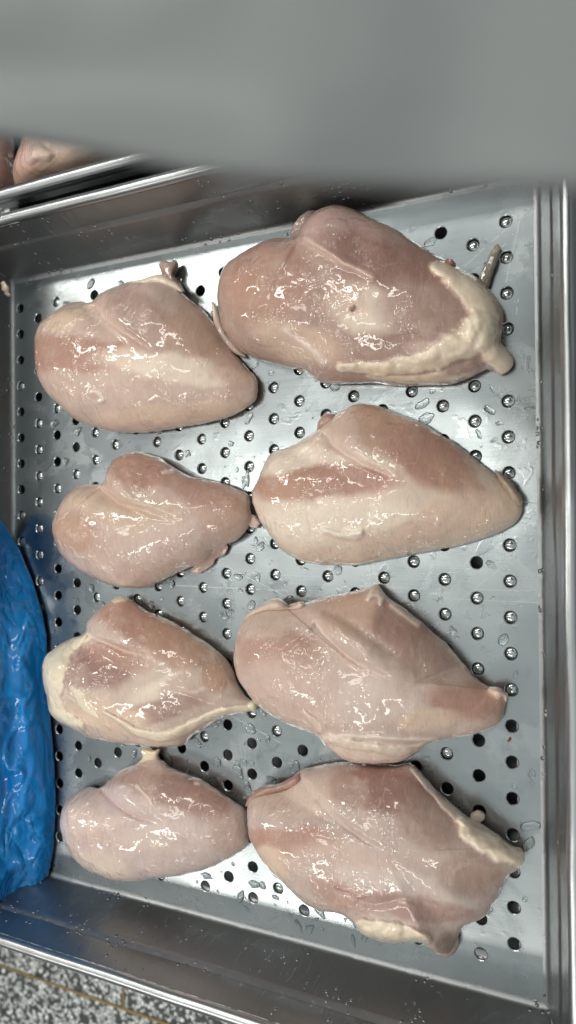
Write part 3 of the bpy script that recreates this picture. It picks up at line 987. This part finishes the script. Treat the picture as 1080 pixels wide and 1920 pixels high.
flap('membrane', b8, [(462, 1512), (466, 1494), (480, 1480), (500, 1472), (522, 1470), (545, 1458), (564, 1448), (560, 1470), (520, 1486), (484, 1500)], .012, .006, (.40, .25, .20), 17)
flap('membrane', b8, [(808, 1776), (830, 1766), (846, 1748), (859, 1760), (860, 1774), (852, 1788), (838, 1795), (822, 1791)], .006, .0, (.38, .30, .25), 18)
flap('fat_lump', b8, [(882, 1538), (883, 1526), (892, 1520), (902, 1522), (909, 1530), (904, 1540), (894, 1546)], .005, .0, (.46, .40, .34), 19)

# raw meat in the tray behind
breast('raw pink chicken piece with a pale flap in the tray behind, at top left', [(30, 356), (24, 318), (34, 280), (50, 240), (85, 205), (140, 190), (200, 200), (250, 235), (255, 275), (200, 306), (150, 325), (100, 342), (60, 356)], .042, (.66, .46, .38), [
    ('fat', [(58, 296), (72, 286), (86, 292)], [12, 18, 12], .003, (.72, .56, .50), .4), ('blob', 120, 290, 50, 30, 0, PALE, .6), ('blob', 50, 330, 30, 20, 0, TAN, .5)], seed=11, nb=160, rings=30, group='chicken pieces in the tray behind', z_off=.002, name='chicken_piece', cat='chicken piece')
breast('dark raw chicken piece cut off by the left edge in the tray behind', [(-140, 330), (-110, 250), (-50, 210), (5, 205), (26, 250), (28, 300), (26, 352), (-10, 378), (-80, 385)], .036, (.44, .30, .26), [], seed=12, nb=160, rings=30, group='chicken pieces in the tray behind', z_off=.002, name='chicken_piece', cat='chicken piece')

# scraps stuck to the tray
for pts, zs, ws, c, lab in [([(5, 528), (10, 540), (16, 556)], [.022, .020, .016], [9, 13, 8], (.60, .48, .36), 'pale meat scrap stuck to the left wall near the far corner'),
                            ([(86, 1694), (93, 1689), (100, 1686)], [.014, .014, .013], [5, 6, 3], (.75, .7, .66), 'tiny pale fat scrap on the near wall below the blue plastic'),
                            ([(414, 1822), (421, 1819), (428, 1822)], [.020, .019, .019], [5, 6, 5], (.55, .5, .46), 'tiny greyish scrap on the near wall'),
                            ([(1030, 1328), (1032, 1340), (1030, 1354)], [.003, .003, .002], [6, 9, 6], (.55, .48, .44), 'greyish scrap in the corner of the right wall beside the third breast'),
                            ([(953, 1386), (957, 1389)], [.0008, .0008], [4, 4], (.25, .02, .02), 'dark red blood speck on the steel beside the right wall')]:
    tag(strip('meat_scrap', None, pts, zs, ws, c, .6, n=12, m=8, seed=int(pts[0][0])), lab, 'scrap', 'scraps stuck to the tray')

# ------------------------------------------------------------------ blue plastic
m, nt, b = new_mat('blue plastic film')
h = NT(nt)
co = h.coord()
h.set(b.inputs['Base Color'], h.mix(h.noise(co, 22, 3), (0.0, 0.24, 0.78), (0.01, 0.40, 0.95)))
b.inputs['Roughness'].default_value = 0.10
b.inputs['Transmission Weight'].default_value = 0.2
b.inputs['IOR'].default_value = 1.3
b.inputs['Coat Weight'].default_value = 1.0
b.inputs['Coat Roughness'].default_value = 0.05
cr1 = h.math('ABSOLUTE', h.math('SUBTRACT', h.noise(h.mapping(co, (1, .45, 1), (0, 0, .35)), 42, 1, .5, 1.2), 0.5))
cr2 = h.math('ABSOLUTE', h.math('SUBTRACT', h.noise(h.mapping(co, (1, .7, 1), (0, 0, -.5)), 95, 1, .5, .8), 0.5))
crz = h.math('MULTIPLY', cr2, h.mrange(h.noise(co, 30, 2), .45, .6, 0, 1))
h.set(b.inputs['Normal'], h.bump(h.math('MULTIPLY_ADD', cr1, .008, h.math('MULTIPLY', crz, .006)), 1.0, 1.0))
MAT_BLUE = m
ev = np.array([880, 930, 973, 1026, 1095, 1152, 1192, 1250, 1300, 1347, 1428, 1509, 1590, 1665])
eu = np.array([-70, -30, 0, 32, 61, 77, 85, 86, 88, 92, 99, 102, 98, 84])
nbv, nbu = 150, 110
vv = np.linspace(962, 1665, nbv)
P0 = onz(np.interp(vv, ev, eu), vv, .003)
far_ = P0[:, 0] < -0.1895
dirs_ = P0 - CAM
kk_ = (-0.1890 - CAM[0]) / dirs_[:, 0]
P0[far_] = (CAM + dirs_ * kk_[:, None])[far_]
V = []
for i in range(nbv):
    t = np.linspace(0, 1, nbu)
    x0_ = P0[i, 0]
    # across: floor edge -> up against the left wall -> over the rim -> down outside
    px_ = np.array([x0_, x0_ - .003, min(x0_ - .009, -.172), -.180, -.187, -.197, -.208, -.213, -.217])
    pz_ = np.array([.0015, .010, .022, .036, .052, .0625, .062, .045, -.02])
    pz_ = np.maximum(pz_, P0[i, 2] - .001 + .0004 * np.arange(9))
    pz_[8] = -.02
    px_[:6] = np.maximum(px_[:6], -.1895 - .08 * pz_[:6])
    L = np.concatenate([[0], np.cumsum(np.hypot(np.diff(px_), np.diff(pz_)))])
    L /= L[-1]
    ker_x = np.interp(t, L, px_)
    ker_z = np.interp(t, L, pz_)
    for _ in range(6):
        ker_x[1:-1] = .25 * ker_x[:-2] + .5 * ker_x[1:-1] + .25 * ker_x[2:]
        ker_z[1:-1] = .25 * ker_z[:-2] + .5 * ker_z[1:-1] + .25 * ker_z[2:]
    V.append(np.stack([ker_x, P0[i, 1] - .10 * sstep(.05, .6, t) * (1 - i / nbv) ** 1.5 * .5, ker_z], 1))
V = np.array(V)
S_, T_ = np.meshgrid(np.linspace(0, 1, nbv) * 17, np.linspace(0, 1, nbu) * 9, indexing='ij')
wr = 1 - np.abs(fbm(S_ * .28 + T_ * .35, T_ * .6 - S_ * .1, 3, 2)) * 2.4
wr2 = np.maximum(0, 1 - np.abs(fbm(S_ * .5 + 3 + T_ * .4, T_ * .9 - S_ * .35, 5, 2)) * 9)
amp = sstep(0, .12, np.linspace(0, 1, nbu))[None] * .9 + .1
disp = (.0085 * wr + .0022 * wr2) * amp
V[:, :, 0] += disp * .75
V[:, :, 2] += disp * .75
V[:, :, 1] += .003 * fbm(S_ + 8, T_, 2) * amp
V[:, :, 2] = np.maximum(V[:, :, 2], np.where(V[:, :, 0] > -.195, .001, -1))
V[:, :, 1] = np.maximum(V[:, :, 1], Y0 - .36 * np.maximum(V[:, :, 2], 0) + .002)
idx = np.arange(nbv * nbu).reshape(nbv, nbu)
F = np.stack([idx[:-1, :-1], idx[1:, :-1], idx[1:, 1:], idx[:-1, 1:]], -1).reshape(-1, 4)
bag = link('plastic_bag', mesh('plastic_bag', V.reshape(-1, 3), F), MAT_BLUE)
sm = bag.modifiers.new('film', 'SOLIDIFY')
sm.thickness = .0004
tag(bag, 'crumpled shiny blue plastic bag spilling over the left wall of the tray', 'plastic bag')

# ------------------------------------------------------------------ water
m, nt, b = new_mat('water')
b.inputs['Base Color'].default_value = (0.95, 0.98, 0.97, 1)
b.inputs['Transmission Weight'].default_value = 1.0
b.inputs['Roughness'].default_value = 0.0
b.inputs['IOR'].default_value = 1.33
MAT_WATER = m
m, nt, b = new_mat('cloudy drain water')
h = NT(nt)
b.inputs['Base Color'].default_value = (0.50, 0.54, 0.53, 1)
b.inputs['Roughness'].default_value = 0.08
b.inputs['Metallic'].default_value = 0.75
MAT_BEAD = m


def dome(R_, hgt, n=20, rings=6, wob=None, base=0.0, flat=False):
    V, F = [], []
    for k in range(rings):
        a = k / rings * math.pi / 2
        q = 1 - k / rings
        rad, zz = (q, 1 - q ** 2.2) if flat else (math.cos(a), math.sin(a))
        for i in range(n):
            th_ = 2 * math.pi * i / n
            rr = R_ * rad * (wob[i] if wob is not None else 1)
            V.append((rr * math.cos(th_), rr * math.sin(th_), base + hgt * zz))
    V.append((0, 0, base + hgt))
    for k in range(rings - 1):
        for i in range(n):
            F.append((k * n + i, k * n + (i + 1) % n, (k + 1) * n + (i + 1) % n, (k + 1) * n + i))
    for i in range(n):
        F.append(((rings - 1) * n + i, (rings - 1) * n + (i + 1) % n, rings * n))
    F.append(tuple(range(n))[::-1])
    return np.array(V), F


bv, bf = dome(HR - .00012, .0011, base=-.0019, flat=True)
bead_me = mesh('water_bead', bv, bf)
for c in range(21):
    for j in range(21):
        jj = j if c % 2 == 0 else j + .5
        x, y = -(c - 10) * DX, -(jj - 10) * DY
        p = .93 if jj < 14.4 else (.35 if c > 8 and jj < 17.5 else .06)
        if c > 16:
            p *= .35
        if RNG.random() < p:
            o = link('water_bead', bead_me, MAT_BEAD, tray)
            o.location = (x, y, -.0003 * RNG.random())

VV, FF = [], []
cnt = 0
while cnt < 620:
    u = RNG.uniform(90, 1010)
    v = RNG.uniform(430, 1800)
    dens = .25 + .75 * math.exp(-((u - 430) / 230) ** 2)
    if RNG.random() > dens:
        continue
    x, y = px2(u, v)
    if not (X0 + .006 < x < X1 - .006 and Y0 + .008 < y < Y1 - .008):
        continue
    R_ = 0.0006 + 0.0036 * RNG.random() ** 2.3
    cc = round(10 - x / DX)
    if min(math.hypot(x + (c_ - 10) * DX, y + (round(10 - y / DY - .5 * (c_ % 2)) + .5 * (c_ % 2) - 10) * DY) for c_ in (cc - 1, cc, cc + 1)) < HR + R_ * 1.15:
        continue
    n = 20
    a = np.arange(n) / n * 2 * math.pi
    wob = 1 + sum(RNG.normal(0, .30 / k) * np.cos(k * a + RNG.uniform(0, 6.3)) for k in (2, 3, 4, 5)) if R_ > .001 else np.ones(n) + RNG.normal(0, .06, n)
    wob = np.clip(wob, .35, 2)
    dv, df = dome(R_, min(.0006, R_ * .17), n, 6, wob, 0.0, True)
    el = RNG.uniform(.65, 1.5)
    an = RNG.uniform(0, 3.14)
    ca, sa = math.cos(an), math.sin(an)
    q = np.stack([dv[:, 0] * el, dv[:, 1] / el, dv[:, 2]], 1)
    dv = np.stack([q[:, 0] * ca - q[:, 1] * sa + x, q[:, 0] * sa + q[:, 1] * ca + y, q[:, 2] - .00002], 1)
    k0 = len(VV)
    VV.extend(dv.tolist())
    FF.extend([tuple(i + k0 for i in f_) for f_ in df])
    cnt += 1
wd = link('water_drops', mesh('water_drops', VV, FF), MAT_WATER)
tag(wd, 'clear water drops and small puddles scattered over the steel tray floor', 'water', None, 'stuff')
